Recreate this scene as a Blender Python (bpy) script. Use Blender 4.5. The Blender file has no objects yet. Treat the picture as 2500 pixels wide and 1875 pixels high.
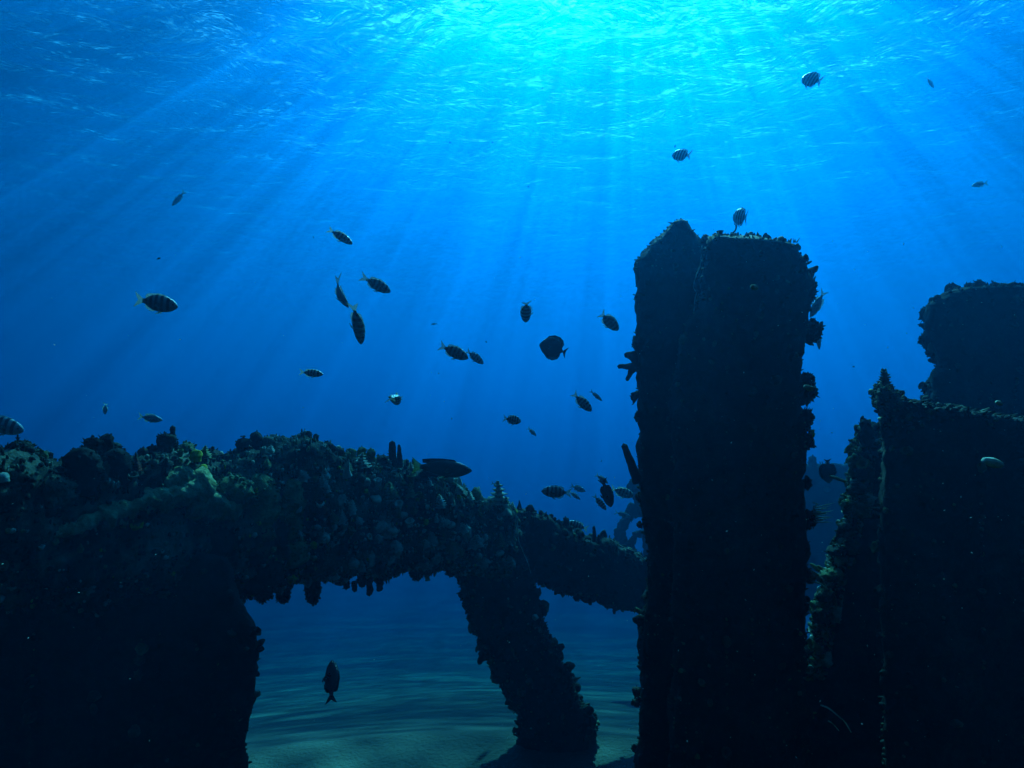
import bpy, bmesh, math, random, bisect
from mathutils import Vector, Matrix, noise, Quaternion
R = math.radians
sc = bpy.context.scene
random.seed(11)

# ---------------------------------------------------------------- camera
F = 1490.0                                     # focal length in photo pixels (2500 wide)
PITCH = math.atan((1150 - 937.5) / F)
H = 1.4                                        # lens height above the sand
cam = bpy.data.objects.new('camera', bpy.data.cameras.new('camera'))
sc.collection.objects.link(cam); sc.camera = cam
cam.location = (0, 0, H); cam.rotation_euler = (R(90) + PITCH, 0, 0)
cam.data.sensor_width = 36; cam.data.lens = 36 * F / 2500
cam.data.clip_end = 600; cam.data.clip_start = 0.02
CM = Matrix.Rotation(R(90) + PITCH, 3, 'X')
O = Vector((0, 0, H))
def ray(px, py): return CM @ Vector(((px - 1250) / F, -(py - 937.5) / F, -1))
def P(px, py, d): return O + ray(px, py) * d

# ---------------------------------------------------------------- daylight through the surface
sd = ray(1530, -430).normalized()
EL = math.asin(sd.z); AZ = math.atan2(sd.x, sd.y)
w = bpy.data.worlds.new('World'); sc.world = w; w.use_nodes = True
wn = w.node_tree; bg = wn.nodes['Background']
sky = wn.nodes.new('ShaderNodeTexSky'); sky.sky_type = 'NISHITA'; sky.sun_disc = False
sky.sun_elevation = EL; sky.sun_rotation = AZ
wn.links.new(sky.outputs[0], bg.inputs[0]); bg.inputs[1].default_value = 0.05
sl = bpy.data.lights.new('sun', 'SUN'); sl.energy = 5; sl.angle = R(0.7); sl.color = (1, .96, .9)
so = bpy.data.objects.new('sun', sl); sc.collection.objects.link(so)
so.location = (0, 0, 12); so.rotation_euler = (-sd).to_track_quat('-Z', 'Y').to_euler()
sc.view_settings.view_transform = 'Standard'; sc.view_settings.look = 'None'
sc.view_settings.gamma = 1; sc.view_settings.use_curve_mapping = False
sc.view_settings.exposure = 2.72
cy = sc.cycles
cy.use_denoising = True; cy.volume_bounces = 0; cy.max_bounces = 5; cy.diffuse_bounces = 2
cy.transparent_max_bounces = 12; cy.caustics_reflective = False; cy.caustics_refractive = False
cy.sample_clamp_indirect = 4

# ---------------------------------------------------------------- materials
def mat(name):
    m = bpy.data.materials.new(name); m.use_nodes = True; m.node_tree.nodes.clear()
    return m, m.node_tree.nodes, m.node_tree.links
def noise_node(N, L, vec, scale, detail=4, dist=0.0, rough=.55):
    n = N.new('ShaderNodeTexNoise'); n.inputs['Scale'].default_value = scale
    n.inputs['Detail'].default_value = detail; n.inputs['Distortion'].default_value = dist
    n.inputs['Roughness'].default_value = rough
    if vec is not None: L.new(vec, n.inputs['Vector'])
    return n.outputs['Fac']
def ramp(N, L, fac, stops):
    r = N.new('ShaderNodeValToRGB'); e = r.color_ramp.elements
    while len(e) < len(stops): e.new(0.5)
    for k, (p, c) in enumerate(stops):
        e[k].position = p; e[k].color = tuple(c) + (1,)
    L.new(fac, r.inputs[0]); return r.outputs[0]
def crust(name, cols, scale=9.0, bump=.012, rough=.85, fine=70):
    m, N, L = mat(name)
    out = N.new('ShaderNodeOutputMaterial'); b = N.new('ShaderNodeBsdfPrincipled')
    tc = N.new('ShaderNodeTexCoord'); v = tc.outputs['Object']
    geo = N.new('ShaderNodeNewGeometry')
    pos = geo.outputs['Position']
    n1 = noise_node(N, L, pos, scale, 6, .6)
    c = ramp(N, L, n1, cols)
    n2 = noise_node(N, L, pos, fine, 5, .3, .7)
    mx = N.new('ShaderNodeMix'); mx.data_type = 'RGBA'; mx.blend_type = 'MULTIPLY'
    mx.inputs['Factor'].default_value = .75
    g = ramp(N, L, n2, [(.3, (.35,) * 3), (.62, (1.15,) * 3)])
    L.new(c, mx.inputs['A']); L.new(g, mx.inputs['B'])
    L.new(mx.outputs['Result'], b.inputs['Base Color'])
    b.inputs['Roughness'].default_value = rough
    b.inputs['Specular IOR Level'].default_value = .25
    bp = N.new('ShaderNodeBump'); bp.inputs['Strength'].default_value = .9
    bp.inputs['Distance'].default_value = bump
    L.new(n2, bp.inputs['Height']); L.new(bp.outputs[0], b.inputs['Normal'])
    L.new(b.outputs[0], out.inputs[0]); return m

M = {}
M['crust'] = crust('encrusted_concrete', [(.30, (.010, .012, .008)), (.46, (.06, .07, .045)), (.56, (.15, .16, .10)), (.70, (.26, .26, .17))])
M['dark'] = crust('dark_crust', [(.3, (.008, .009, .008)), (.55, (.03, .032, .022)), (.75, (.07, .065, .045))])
M['olive'] = crust('olive_sponge', [(.3, (.07, .09, .035)), (.55, (.20, .25, .10)), (.75, (.34, .38, .17))], 14)
M['pale'] = crust('pale_growth', [(.3, (.25, .28, .20)), (.55, (.50, .55, .42)), (.75, (.75, .78, .62))], 22, .004)
M['olive_lit'] = crust('lit_olive_sponge', [(.3, (.14, .18, .08)), (.5, (.32, .38, .18)), (.7, (.5, .54, .30))], 16)  # brighter olive sponge: light missing on the beam's front put into the colour
M['yellow'] = crust('yellow_sponge', [(.3, (.25, .22, .01)), (.6, (.55, .48, .02))], 20, .004)
M['rust'] = crust('red_sponge', [(.3, (.20, .03, .015)), (.6, (.45, .08, .03))], 20, .004)
M['flake'] = crust('drifting_flake', [(.3, (.5, .5, .45)), (.6, (.75, .75, .7))], 20, .001)

# sand
m, N, L = mat('sand'); M['sand'] = m
out = N.new('ShaderNodeOutputMaterial'); b = N.new('ShaderNodeBsdfPrincipled')
geo = N.new('ShaderNodeNewGeometry'); mp = N.new('ShaderNodeMapping'); mp.inputs['Scale'].default_value = (.35, 1, 1)
L.new(geo.outputs['Position'], mp.inputs[0])
c = ramp(N, L, noise_node(N, L, mp.outputs[0], 1.4, 5, .5), [(.35, (.024, .021, .014)), (.65, (.045, .039, .027))])
L.new(c, b.inputs['Base Color']); b.inputs['Roughness'].default_value = .95
bp = N.new('ShaderNodeBump'); bp.inputs['Distance'].default_value = .02
L.new(noise_node(N, L, geo.outputs['Position'], 40, 4), bp.inputs['Height']); L.new(bp.outputs[0], b.inputs['Normal'])
L.new(b.outputs[0], out.inputs[0])

# the underside of the sea: fresnel between the sky above and the mirror of the water below;
# patchy noise in the transparent colour stands in for ripples focusing the sun into streaks
m, N, L = mat('water_surface'); M['surface'] = m
out = N.new('ShaderNodeOutputMaterial'); mix = N.new('ShaderNodeMixShader')
tr = N.new('ShaderNodeBsdfTransparent'); gl = N.new('ShaderNodeBsdfGlossy'); gl.inputs['Roughness'].default_value = .04
geo = N.new('ShaderNodeNewGeometry'); mp = N.new('ShaderNodeMapping'); mp.inputs['Scale'].default_value = (1, 1.5, 1)
L.new(geo.outputs['Position'], mp.inputs[0])
bp = N.new('ShaderNodeBump'); bp.inputs['Strength'].default_value = 1; bp.inputs['Distance'].default_value = .32
L.new(noise_node(N, L, mp.outputs[0], .62, 6, .6), bp.inputs['Height'])
fr = N.new('ShaderNodeFresnel'); fr.inputs[0].default_value = 1.33
L.new(bp.outputs[0], fr.inputs['Normal']); L.new(bp.outputs[0], gl.inputs['Normal'])
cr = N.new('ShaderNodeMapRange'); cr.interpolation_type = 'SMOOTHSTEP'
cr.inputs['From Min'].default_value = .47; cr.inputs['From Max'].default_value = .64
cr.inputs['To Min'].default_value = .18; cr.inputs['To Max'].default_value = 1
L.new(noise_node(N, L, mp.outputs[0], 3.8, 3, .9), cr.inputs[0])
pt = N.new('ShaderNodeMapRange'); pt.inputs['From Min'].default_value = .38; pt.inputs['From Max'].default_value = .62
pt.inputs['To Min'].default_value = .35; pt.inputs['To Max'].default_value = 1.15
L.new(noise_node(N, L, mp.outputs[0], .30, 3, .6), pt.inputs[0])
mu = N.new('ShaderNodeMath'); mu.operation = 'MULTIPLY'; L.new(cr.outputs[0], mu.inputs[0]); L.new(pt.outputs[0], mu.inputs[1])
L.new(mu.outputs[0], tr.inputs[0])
L.new(fr.outputs[0], mix.inputs[0]); L.new(tr.outputs[0], mix.inputs[1]); L.new(gl.outputs[0], mix.inputs[2])
L.new(mix.outputs[0], out.inputs[0])

# the water itself
m, N, L = mat('sea_water'); M['haze'] = m
out = N.new('ShaderNodeOutputMaterial'); pv = N.new('ShaderNodeVolumePrincipled')
pv.inputs['Density'].default_value = .235
pv.inputs['Color'].default_value = (0, .050, .155, 1)
pv.inputs['Absorption Color'].default_value = (.08, .70, .975, 1)
pv.inputs['Anisotropy'].default_value = .72
L.new(pv.outputs[0], out.inputs['Volume'])

# fish
def fish_mat(name, base, bar=None, back=(.30, .30, .06), bars=()):
    m, N, L = mat(name)
    out = N.new('ShaderNodeOutputMaterial'); b = N.new('ShaderNodeBsdfPrincipled')
    tc = N.new('ShaderNodeTexCoord'); sp = N.new('ShaderNodeSeparateXYZ'); L.new(tc.outputs['Object'], sp.inputs[0])
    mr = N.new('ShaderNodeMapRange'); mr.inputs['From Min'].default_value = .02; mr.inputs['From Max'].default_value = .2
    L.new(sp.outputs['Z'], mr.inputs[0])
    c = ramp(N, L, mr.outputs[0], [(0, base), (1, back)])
    if bar:
        mp = N.new('ShaderNodeMapRange'); mp.inputs['From Min'].default_value = -.5; mp.inputs['From Max'].default_value = .5
        L.new(sp.outputs['X'], mp.inputs[0])
        st = [(0, (0, 0, 0))]
        for a in bars: st += [(a - .042, (0, 0, 0)), (a - .028, (1, 1, 1)), (a + .028, (1, 1, 1)), (a + .042, (0, 0, 0))]
        k = ramp(N, L, mp.outputs[0], st)
        mx = N.new('ShaderNodeMix'); mx.data_type = 'RGBA'
        L.new(k, mx.inputs['Factor']); L.new(c, mx.inputs['A']); mx.inputs['B'].default_value = tuple(bar) + (1,)
        c = mx.outputs['Result']
    L.new(c, b.inputs['Base Color']); b.inputs['Roughness'].default_value = .3; b.inputs['Specular IOR Level'].default_value = .7
    n = noise_node(N, L, tc.outputs['Object'], 60, 2)
    bp = N.new('ShaderNodeBump'); bp.inputs['Distance'].default_value = .004; bp.inputs['Strength'].default_value = .69
    L.new(n, bp.inputs['Height']); L.new(bp.outputs[0], b.inputs['Normal'])
    L.new(b.outputs[0], out.inputs[0]); return m
BARS = (.27, .40, .53, .66, .80)
M['sergeant'] = fish_mat('striped_fish_skin', (.20, .24, .26), (.010, .012, .018), (.75, .82, .70), BARS)  # pale back over dull flanks: light from above put into the skin colour
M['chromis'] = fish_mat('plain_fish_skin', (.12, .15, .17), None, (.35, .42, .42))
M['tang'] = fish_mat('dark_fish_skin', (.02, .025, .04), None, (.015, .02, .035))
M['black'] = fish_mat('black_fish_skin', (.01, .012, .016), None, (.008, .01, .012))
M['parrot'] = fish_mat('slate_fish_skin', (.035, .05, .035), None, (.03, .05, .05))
def fin_mat(name, col, trans=.5, clear=.45):
    m, N, L = mat(name)
    out = N.new('ShaderNodeOutputMaterial'); d = N.new('ShaderNodeBsdfDiffuse'); t = N.new('ShaderNodeBsdfTranslucent'); x = N.new('ShaderNodeMixShader')
    tc = N.new('ShaderNodeTexCoord')
    wv = N.new('ShaderNodeTexWave'); wv.inputs['Scale'].default_value = 14; wv.inputs['Distortion'].default_value = 1.5
    L.new(tc.outputs['Object'], wv.inputs['Vector'])
    c = ramp(N, L, wv.outputs['Fac'], [(0, tuple(v * .55 for v in col)), (1, col)])
    L.new(c, d.inputs[0]); L.new(c, t.inputs[0]); x.inputs[0].default_value = trans
    L.new(d.outputs[0], x.inputs[1]); L.new(t.outputs[0], x.inputs[2])
    tp = N.new('ShaderNodeBsdfTransparent'); y = N.new('ShaderNodeMixShader'); y.inputs[0].default_value = clear
    L.new(x.outputs[0], y.inputs[1]); L.new(tp.outputs[0], y.inputs[2]); L.new(y.outputs[0], out.inputs[0]); return m
M['fin'] = fin_mat('fish_fin', (.26, .29, .24)); M['fin_dark'] = fin_mat('dark_fish_fin', (.02, .025, .035), .3, .1)
M['fin_yellow'] = fin_mat('yellow_fish_fin', (.16, .20, .03), .6, .3)
m, N, L = mat('fish_eye'); M['eye'] = m
out = N.new('ShaderNodeOutputMaterial'); b = N.new('ShaderNodeBsdfPrincipled'); b.inputs['Base Color'].default_value = (.01, .01, .012, 1)
b.inputs['Roughness'].default_value = .12; L.new(b.outputs[0], out.inputs[0])

# ---------------------------------------------------------------- helpers
def link(name, me, m=None, parent=None, smooth=True):
    if m is not None and not me.materials: me.materials.append(m)
    if smooth and me.polygons: me.polygons.foreach_set('use_smooth', [True] * len(me.polygons))
    o = bpy.data.objects.new(name, me); sc.collection.objects.link(o)
    if parent: o.parent = parent
    return o
def tag(o, label, cat, group=None, kind=None):
    o['label'] = label
    if cat: o['category'] = cat
    if group: o['group'] = group
    if kind: o['kind'] = kind
    return o
def empty(name, loc=(0, 0, 0)):
    o = bpy.data.objects.new(name, None); sc.collection.objects.link(o); o.location = loc
    o.empty_display_size = .1; return o
def mesh(name, v, f):
    me = bpy.data.meshes.new(name); me.from_pydata([tuple(p) for p in v], [], f); me.update(); return me
def fbm(p, s, o=3): return noise.fractal(p * s, 1.0, 2.0, o)
def cells(p, s):
    d = noise.voronoi(p * s)[0]
    return max(0.0, 1 - d[0] * 1.35), min(1.0, (d[1] - d[0]) * 3)
def sheet(name, z, size, n, k, fn, m):
    """a sheet whose grid is fine near the camera and coarse far off"""
    xs = [size * math.sinh(k * (2 * i / n - 1)) / math.sinh(k) for i in range(n + 1)]
    v = []
    for j in range(n + 1):
        for i in range(n + 1):
            x, y = xs[i], xs[j] + 4
            v.append((x, y, z + fn(x, y)))
    f = [(j * (n + 1) + i, j * (n + 1) + i + 1, (j + 1) * (n + 1) + i + 1, (j + 1) * (n + 1) + i) for j in range(n) for i in range(n)]
    return link(name, mesh(name, v, f), m)

# ---------------------------------------------------------------- setting
SZ = 13.3
def wave(x, y):
    fade = 1 / (1 + (x * x + (y - 6) ** 2) / 900)
    p = Vector((x, y, 0))
    return fade * (.10 * noise.noise(p * .45) + .045 * noise.noise(Vector((x * 1.1, y * 1.7, 3))) + .018 * noise.noise(Vector((x * 3, y * 4.2, 9))))
ws = sheet('water_surface', SZ, 150, 240, 4.2, wave, M['surface']); ws['kind'] = 'structure'
def dune(x, y):
    p = Vector((x * .5, y, 0))
    t = min(1, max(0, (math.hypot(x, y) - 3.6) / 50)); t = t * (2 - t)
    return -7.6 * t - .02 + .05 * noise.noise(Vector((x * .25, y * .35, 1))) + .004 * noise.noise(Vector((x * .8, y * 1.5, 5))) + 0
sb = sheet('seabed', 0, 150, 220, 4.4, dune, M['sand']); sb['kind'] = 'structure'
bm = bmesh.new(); bmesh.ops.create_cube(bm, size=1); me = bpy.data.meshes.new('haze'); bm.to_mesh(me); bm.free()
hz = link('haze', me, M['haze'], smooth=False); hz.scale = (320, 320, SZ + .6 + 10.4); hz.location = (0, 0, (SZ + .6 - 10.4) / 2); hz['kind'] = 'stuff'

# ---------------------------------------------------------------- lofted ruins
def lerp(a, b, t): return a + (b - a) * t
def loft(stations, step=.012, ring=64, sq=.42, amp=(.02, .018, .006), lump=9.0, cap=True, drop=0, seed=0, keep=1.0):
    """solid between two traced edges. station = (A, B, thickness): world points of the two edges near the camera-side
    corner; the section is a rounded oblong, its depth runs away from the lens. returns verts, faces, normals"""
    st = list(stations)
    if drop:
        A, B, T = st[-1]
        st.append((Vector((A.x, A.y, -.12)), Vector((B.x, B.y, -.12)), T * drop))
    out = []
    for (A0, B0, T0), (A1, B1, T1) in zip(st, st[1:]):
        n = max(1, int(max((A1 - A0).length, (B1 - B0).length) / step))
        for k in range(n): t = k / n; out.append((A0.lerp(A1, t), B0.lerp(B1, t), lerp(T0, T1, t)))
    out.append(st[-1])
    v = []; nr = []
    off = Vector((seed * 7.3, seed * 3.1, seed * 1.7))
    ns = len(out)
    for k, (A, B, T) in enumerate(out):
        C = (A + B) / 2; vd = (C - O).normalized(); u = (A - B); W = u.length / 2; u = u.normalized()
        C = C + vd * (T / 2) * .92
        ends = 1.0
        e = min(k, ns - 1 - k) * step
        if cap and not (drop and k > ns / 2):
            r = .035
            if e < r: ends = math.sqrt(max(.0, 1 - (1 - e / r) ** 2)) * .35 + .65
        for j in range(ring):
            a = 2 * math.pi * j / ring; ca, sa = math.cos(a), math.sin(a)
            x = math.copysign(abs(ca) ** sq, ca); y = math.copysign(abs(sa) ** sq, sa)
            p = C + u * (x * W * ends) + vd * (y * T / 2 * ends)
            n = (u * ca * .9 + vd * sa).normalized()
            q = p + off
            c1, g1 = cells(q, lump); c2, g2 = cells(q + Vector((4, 2, 8)), lump * 2.6)
            d = amp[0] * fbm(q, 4.5) + amp[1] * (c1 - .35) + amp[2] * 2 * (c2 - .35) + amp[2] * .9 * fbm(q, 34, 2)
            v.append(p + n * d * keep); nr.append(n)
    f = []
    for k in range(ns - 1):
        for j in range(ring):
            a = k * ring + j; b2 = k * ring + (j + 1) % ring
            f.append((a, b2, b2 + ring, a + ring))
    for base, rev in ((0, True), ((ns - 1) * ring, False)):
        c = sum((v[base + j] for j in range(ring)), Vector()) / ring
        ax = (c - sum((v[(base + (ring if rev else -ring)) + j] for j in range(ring)), Vector()) / ring)
        c = c + (ax.normalized() * .012 if ax.length > 1e-5 else Vector())
        v.append(c); nr.append(ax.normalized()); ci = len(v) - 1
        for j in range(ring):
            a, b2 = base + j, base + (j + 1) % ring
            f.append((ci, b2, a) if rev else (ci, a, b2))
    return v, f, nr
def edges(pts, T):
    """pts: (ax, ay, bx, by, depth[, depthB])"""
    return [(P(q[0], q[1], q[4]), P(q[2], q[3], q[5] if len(q) > 5 else q[4]), T) for q in pts]

# small growths, each a mesh shared by its copies; base at 0, growing along +Z, about 1 across
def proto_knob(seed, tall=1.0, sub=2):
    bm = bmesh.new(); bmesh.ops.create_icosphere(bm, subdivisions=sub, radius=.5)
    for q in bm.verts:
        c, g = cells(q.co + Vector((seed, 0, 0)), 2.2)
        q.co *= 1 + .35 * noise.noise(q.co * 2.4 + Vector((seed * 3, 1, 2))) + .22 * (c - .3)
        q.co.z = q.co.z * tall + .28 * tall
    me = bpy.data.meshes.new('coral_knob'); bm.to_mesh(me); bm.free(); return me
def lathe(prof, seg, wob=0.0, seed=0, lobes=0, bend=0.0):
    v = []; f = []
    for i, (r, z) in enumerate(prof):
        for j in range(seg):
            a = 2 * math.pi * j / seg
            rr = r * (1 + (lobes and (.22 if j % 2 else -.12) * (1 if lobes else 0)) + wob * noise.noise(Vector((math.cos(a) * 1.3 + seed, math.sin(a) * 1.3, z * 2.5))))
            v.append(Vector((rr * math.cos(a) + bend * z * z, rr * math.sin(a) + .4 * bend * z * z, z)))
    n = len(prof)
    for i in range(n - 1):
        for j in range(seg):
            a = i * seg + j; b2 = i * seg + (j + 1) % seg; f.append((a, b2, b2 + seg, a + seg))
    f.append(tuple((n - 1) * seg + j for j in range(seg)))
    return v, f
def proto_cup(seed):
    v, f = lathe([(.30, -.15), (.36, .15), (.40, .45), (.52, .72), (.46, .78), (.30, .70), (.18, .45)], 12, .35, seed, 0, .12)
    return mesh('barnacle', v, f)
def proto_frill(seed):
    prof = []
    for k in range(5):
        r = .55 - .09 * k; z = .18 * k
        prof += [(r * .45, z), (r, z + .07), (r * .9, z + .10), (r * .4, z + .11)]
    prof += [(.06, .98)]
    v, f = lathe(prof, 14, .3, seed, 1, .1)
    return mesh('frilled_polyp', v, f)
def proto_finger(seed, bend=.3):
    v, f = lathe([(.30, -.1), (.26, .3), (.24, .8), (.27, 1.2), (.22, 1.6), (.10, 1.78)], 9, .35, seed, 0, bend * .25)
    return mesh('finger_growth', v, f)
def proto_spike(seed):
    v, f = lathe([(.45, -.1), (.30, .3), (.16, .8), (.04, 1.3)], 8, .3, seed, 0, .12)
    return mesh('spiky_growth', v, f)
PRO = {'knob': [proto_knob(s, t) for s, t in ((1, .8), (2, 1.0), (3, .65), (4, 1.2))],
       'cup': [proto_cup(s) for s in (1, 2, 3)], 'frill': [proto_frill(s) for s in (1, 2)],
       'finger': [proto_finger(1), proto_finger(2, -.5)], 'spike': [proto_spike(1), proto_spike(2)]}
PRO_M = {}
def proto(kind, i, mk):
    key = (kind, i, mk)
    if key not in PRO_M:
        me = PRO[kind][i].copy(); me.materials.clear(); me.materials.append(M[mk])
        me.polygons.foreach_set('use_smooth', [True] * len(me.polygons)); PRO_M[key] = me
    return PRO_M[key]
NAMES = {'knob': 'coral_knob', 'cup': 'barnacle', 'frill': 'frilled_polyp', 'finger': 'finger_growth', 'spike': 'spiky_growth'}
def frame(n, spin, up=.35):
    z = (n + Vector((0, 0, up))).normalized(); x = z.orthogonal().normalized(); y = z.cross(x)
    m = Matrix((x, y, z)).transposed().to_4x4()
    return m @ Matrix.Rotation(spin, 4, 'Z')
def pix(p):
    q = CM.transposed() @ (p - O); return 1250 + F * q.x / -q.z, 937.5 - F * q.y / -q.z
def surface_points(v, f, nr, n, rng, view=True, flt=None):
    got = []
    cum = []; tot = 0.0
    for q in f:
        tot += (v[q[1]] - v[q[0]]).cross(v[q[-1]] - v[q[0]]).length * (1 if len(q) > 3 else .5); cum.append(tot)
    tries = 0
    while len(got) < n and tries < n * 40:
        tries += 1
        q = f[bisect.bisect_left(cum, rng.random() * tot) % len(f)]
        if len(q) > 3: p = (v[q[0]] + v[q[1]] + v[q[2]] + v[q[3]]) / 4
        else:
            a1, a2 = rng.random(), rng.random()
            if a1 + a2 > 1: a1, a2 = 1 - a1, 1 - a2
            p = v[q[0]] + (v[q[1]] - v[q[0]]) * a1 + (v[q[2]] - v[q[0]]) * a2
        nn = nr[q[0]]
        if view:
            fc = -(p - O).normalized().dot(nn)
            if fc < -.25 and rng.random() < .85: continue
        if p.z < .02: continue
        if flt and not flt(p, nn): continue
        got.append((p, nn))
    return got
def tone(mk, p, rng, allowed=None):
    # pale and olive growth mostly swaps to dark away from the beam's middle and brace
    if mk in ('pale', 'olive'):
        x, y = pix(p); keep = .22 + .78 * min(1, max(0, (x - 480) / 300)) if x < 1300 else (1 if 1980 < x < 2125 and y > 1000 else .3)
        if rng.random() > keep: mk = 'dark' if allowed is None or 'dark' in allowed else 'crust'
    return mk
def grow(parent, data, n_parts, n_stuff, size, kinds, mats, seed, small=.35, view=True, flt=None, up=.35):
    """n_parts growths as parts of the thing, the much smaller ones as one mass"""
    v, f, nr = data; rng = random.Random(seed)
    def pick():
        k = rng.choices([a for a, _ in kinds], [b for _, b in kinds])[0]
        mk = rng.choices([a for a, _ in mats], [b for _, b in mats])[0]
        return k, rng.randrange(len(PRO[k])), mk
    for p, n in surface_points(v, f, nr, n_parts, rng, view, flt):
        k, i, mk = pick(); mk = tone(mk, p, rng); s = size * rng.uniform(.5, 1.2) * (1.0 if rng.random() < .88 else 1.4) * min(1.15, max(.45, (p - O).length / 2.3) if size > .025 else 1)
        if k == 'cup': s = min(s, .032 if size > .04 else .026)
        o = bpy.data.objects.new(NAMES[k], proto(k, i, mk)); sc.collection.objects.link(o); o.parent = parent
        o.matrix_local = Matrix.Translation(p - parent.location) @ frame(n, rng.uniform(0, 6.28), up) @ Matrix.Diagonal((s * rng.uniform(.6, 1.3), s * rng.uniform(.6, 1.3), s * rng.uniform(.6, 1.4), 1))
    if n_stuff:
        low = {}
        for kk in ('knob', 'cup', 'spike', 'finger'):
            if kk == 'knob': low[kk] = [proto_knob(9, .9, 1), proto_knob(5, 1.1, 1)]
            elif kk == 'cup': vv, ff = lathe([(.3, -.1), (.42, .5), (.3, .62), (.12, .4)], 7, .4, 3); low[kk] = [mesh('c', vv, ff)]
            elif kk == 'spike': vv, ff = lathe([(.4, -.1), (.2, .5), (.03, 1.1)], 5, .3, 3); low[kk] = [mesh('c', vv, ff)]
            else: vv, ff = lathe([(.25, -.1), (.24, .7), (.12, 1.1)], 5, .3, 3, 0, .2); low[kk] = [mesh('c', vv, ff)]
        V = []; FF = []; MI = []; mk_list = [a for a, _ in mats]
        cache = {id(me): ([q.co.copy() for q in me.vertices], [tuple(pl.vertices) for pl in me.polygons]) for l in low.values() for me in l}
        for p, n in surface_points(v, f, nr, n_stuff, rng, view, flt):
            kk = rng.choice(('knob', 'knob', 'cup', 'spike', 'finger')); me = rng.choice(low[kk])
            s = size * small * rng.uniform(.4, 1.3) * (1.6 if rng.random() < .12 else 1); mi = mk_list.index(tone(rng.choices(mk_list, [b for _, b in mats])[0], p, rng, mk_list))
            T = Matrix.Translation(p - parent.location) @ frame(n, rng.uniform(0, 6.28), up) @ Matrix.Diagonal((s, s, s * rng.uniform(.7, 1.3), 1))
            vs, fs = cache[id(me)]; b0 = len(V)
            V += [T @ q for q in vs]; FF += [tuple(b0 + i for i in pl) for pl in fs]; MI += [mi] * len(fs)
        me = mesh('turf_growth', V, FF)
        for a in mk_list: me.materials.append(M[a])
        me.polygons.foreach_set('material_index', MI)
        o = link('turf_growth', me, None, parent); o['kind'] = 'stuff'
def ruin(name, label, cat, data, m, group=None, part='core'):
    v, f, nr = data
    c = sum(v, Vector()) / len(v); c.z = min(q.z for q in v)
    root = empty(name, c); tag(root, label, cat, group, 'thing')
    me = mesh(part, [q - c for q in v], f)
    link(part, me, m, root); return root

DARKK = [('knob', 6), ('cup', 3), ('frill', 1), ('spike', .5)]
DARKM = [('dark', 6), ('crust', 4), ('olive', 1)]

# --- left pillar, close to the lens
left = loft(edges([(-330, 1330, 575, 1340, 1.72), (-330, 1420, 600, 1430, 1.72), (-330, 1480, 618, 1482, 1.72), (-330, 1530, 652, 1530, 1.72),
                   (-330, 1580, 654, 1580, 1.72), (-330, 1700, 637, 1690, 1.72), (-330, 1800, 628, 1790, 1.72), (-330, 1990, 630, 1960, 1.72)], .42), step=.014, drop=1, seed=1, ring=96)
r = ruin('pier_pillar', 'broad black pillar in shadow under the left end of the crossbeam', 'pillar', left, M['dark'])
grow(r, left, 110, 700, .032, DARKK, DARKM, 21)

# --- crossbeam running away from the left foreground to the leaning leg
bt = [(-330, 1085), (0, 1100), (60, 1092), (150, 1108), (220, 1100), (290, 1105), (345, 1112), (400, 1090), (470, 1098), (540, 1105), (575, 1080), (640, 1070), (700, 1072),
      (760, 1078), (830, 1095), (900, 1105), (975, 1132), (1050, 1152), (1110, 1188), (1160, 1212), (1220, 1222), (1262, 1245)]
bb = [(-330, 1470), (0, 1470), (60, 1475), (150, 1480), (220, 1485), (290, 1490), (345, 1490), (400, 1490), (470, 1490), (540, 1482), (600, 1475), (640, 1456), (700, 1442),
      (760, 1436), (830, 1425), (900, 1418), (975, 1410), (1050, 1402), (1110, 1400), (1150, 1398), (1200, 1398), (1255, 1400)]
bd = [1.18 + (min(1.0, max(0, (x + 330) / 1590.0)) ** 1.5) * 1.62 for x, _ in bt]
beam = loft([(P(*a, d), P(*b, d), .36) for a, b, d in zip(bt, bb, bd)], step=.010, ring=96, sq=.72, seed=2, amp=(.030, .034, .011), lump=10)
r = ruin('pier_beam', 'thick coral crusted crossbeam running from the left foreground to the leaning leg', 'beam', beam, M['crust'])
BEAM = r
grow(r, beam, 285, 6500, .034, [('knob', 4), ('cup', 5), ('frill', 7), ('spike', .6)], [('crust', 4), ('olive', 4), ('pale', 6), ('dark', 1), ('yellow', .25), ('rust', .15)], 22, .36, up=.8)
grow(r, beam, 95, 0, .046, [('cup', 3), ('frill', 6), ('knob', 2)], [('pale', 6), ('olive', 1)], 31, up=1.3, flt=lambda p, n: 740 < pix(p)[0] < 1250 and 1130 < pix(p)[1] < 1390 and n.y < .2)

# --- leaning leg
leg = loft(edges([(1105, 1330, 1262, 1262, 2.88), (1118, 1400, 1280, 1345, 2.9), (1132, 1455, 1303, 1420, 2.92), (1150, 1520, 1318, 1490, 2.95), (1172, 1580, 1340, 1550, 2.98),
                  (1205, 1645, 1378, 1615, 3.02), (1240, 1700, 1415, 1700, 3.06), (1258, 1745, 1452, 1750, 3.08), (1265, 1800, 1458, 1795, 3.1), (1295, 1850, 1440, 1850, 3.14), (1300, 1890, 1435, 1890, 3.16)], .36),
           step=.014, seed=3, amp=(.025, .028, .010), lump=9)
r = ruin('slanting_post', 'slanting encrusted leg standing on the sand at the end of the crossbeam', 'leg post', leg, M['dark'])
grow(r, leg, 150, 1500, .036, DARKK, [('dark', 4), ('crust', 5), ('olive', 1), ('pale', .4)], 23)

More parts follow.
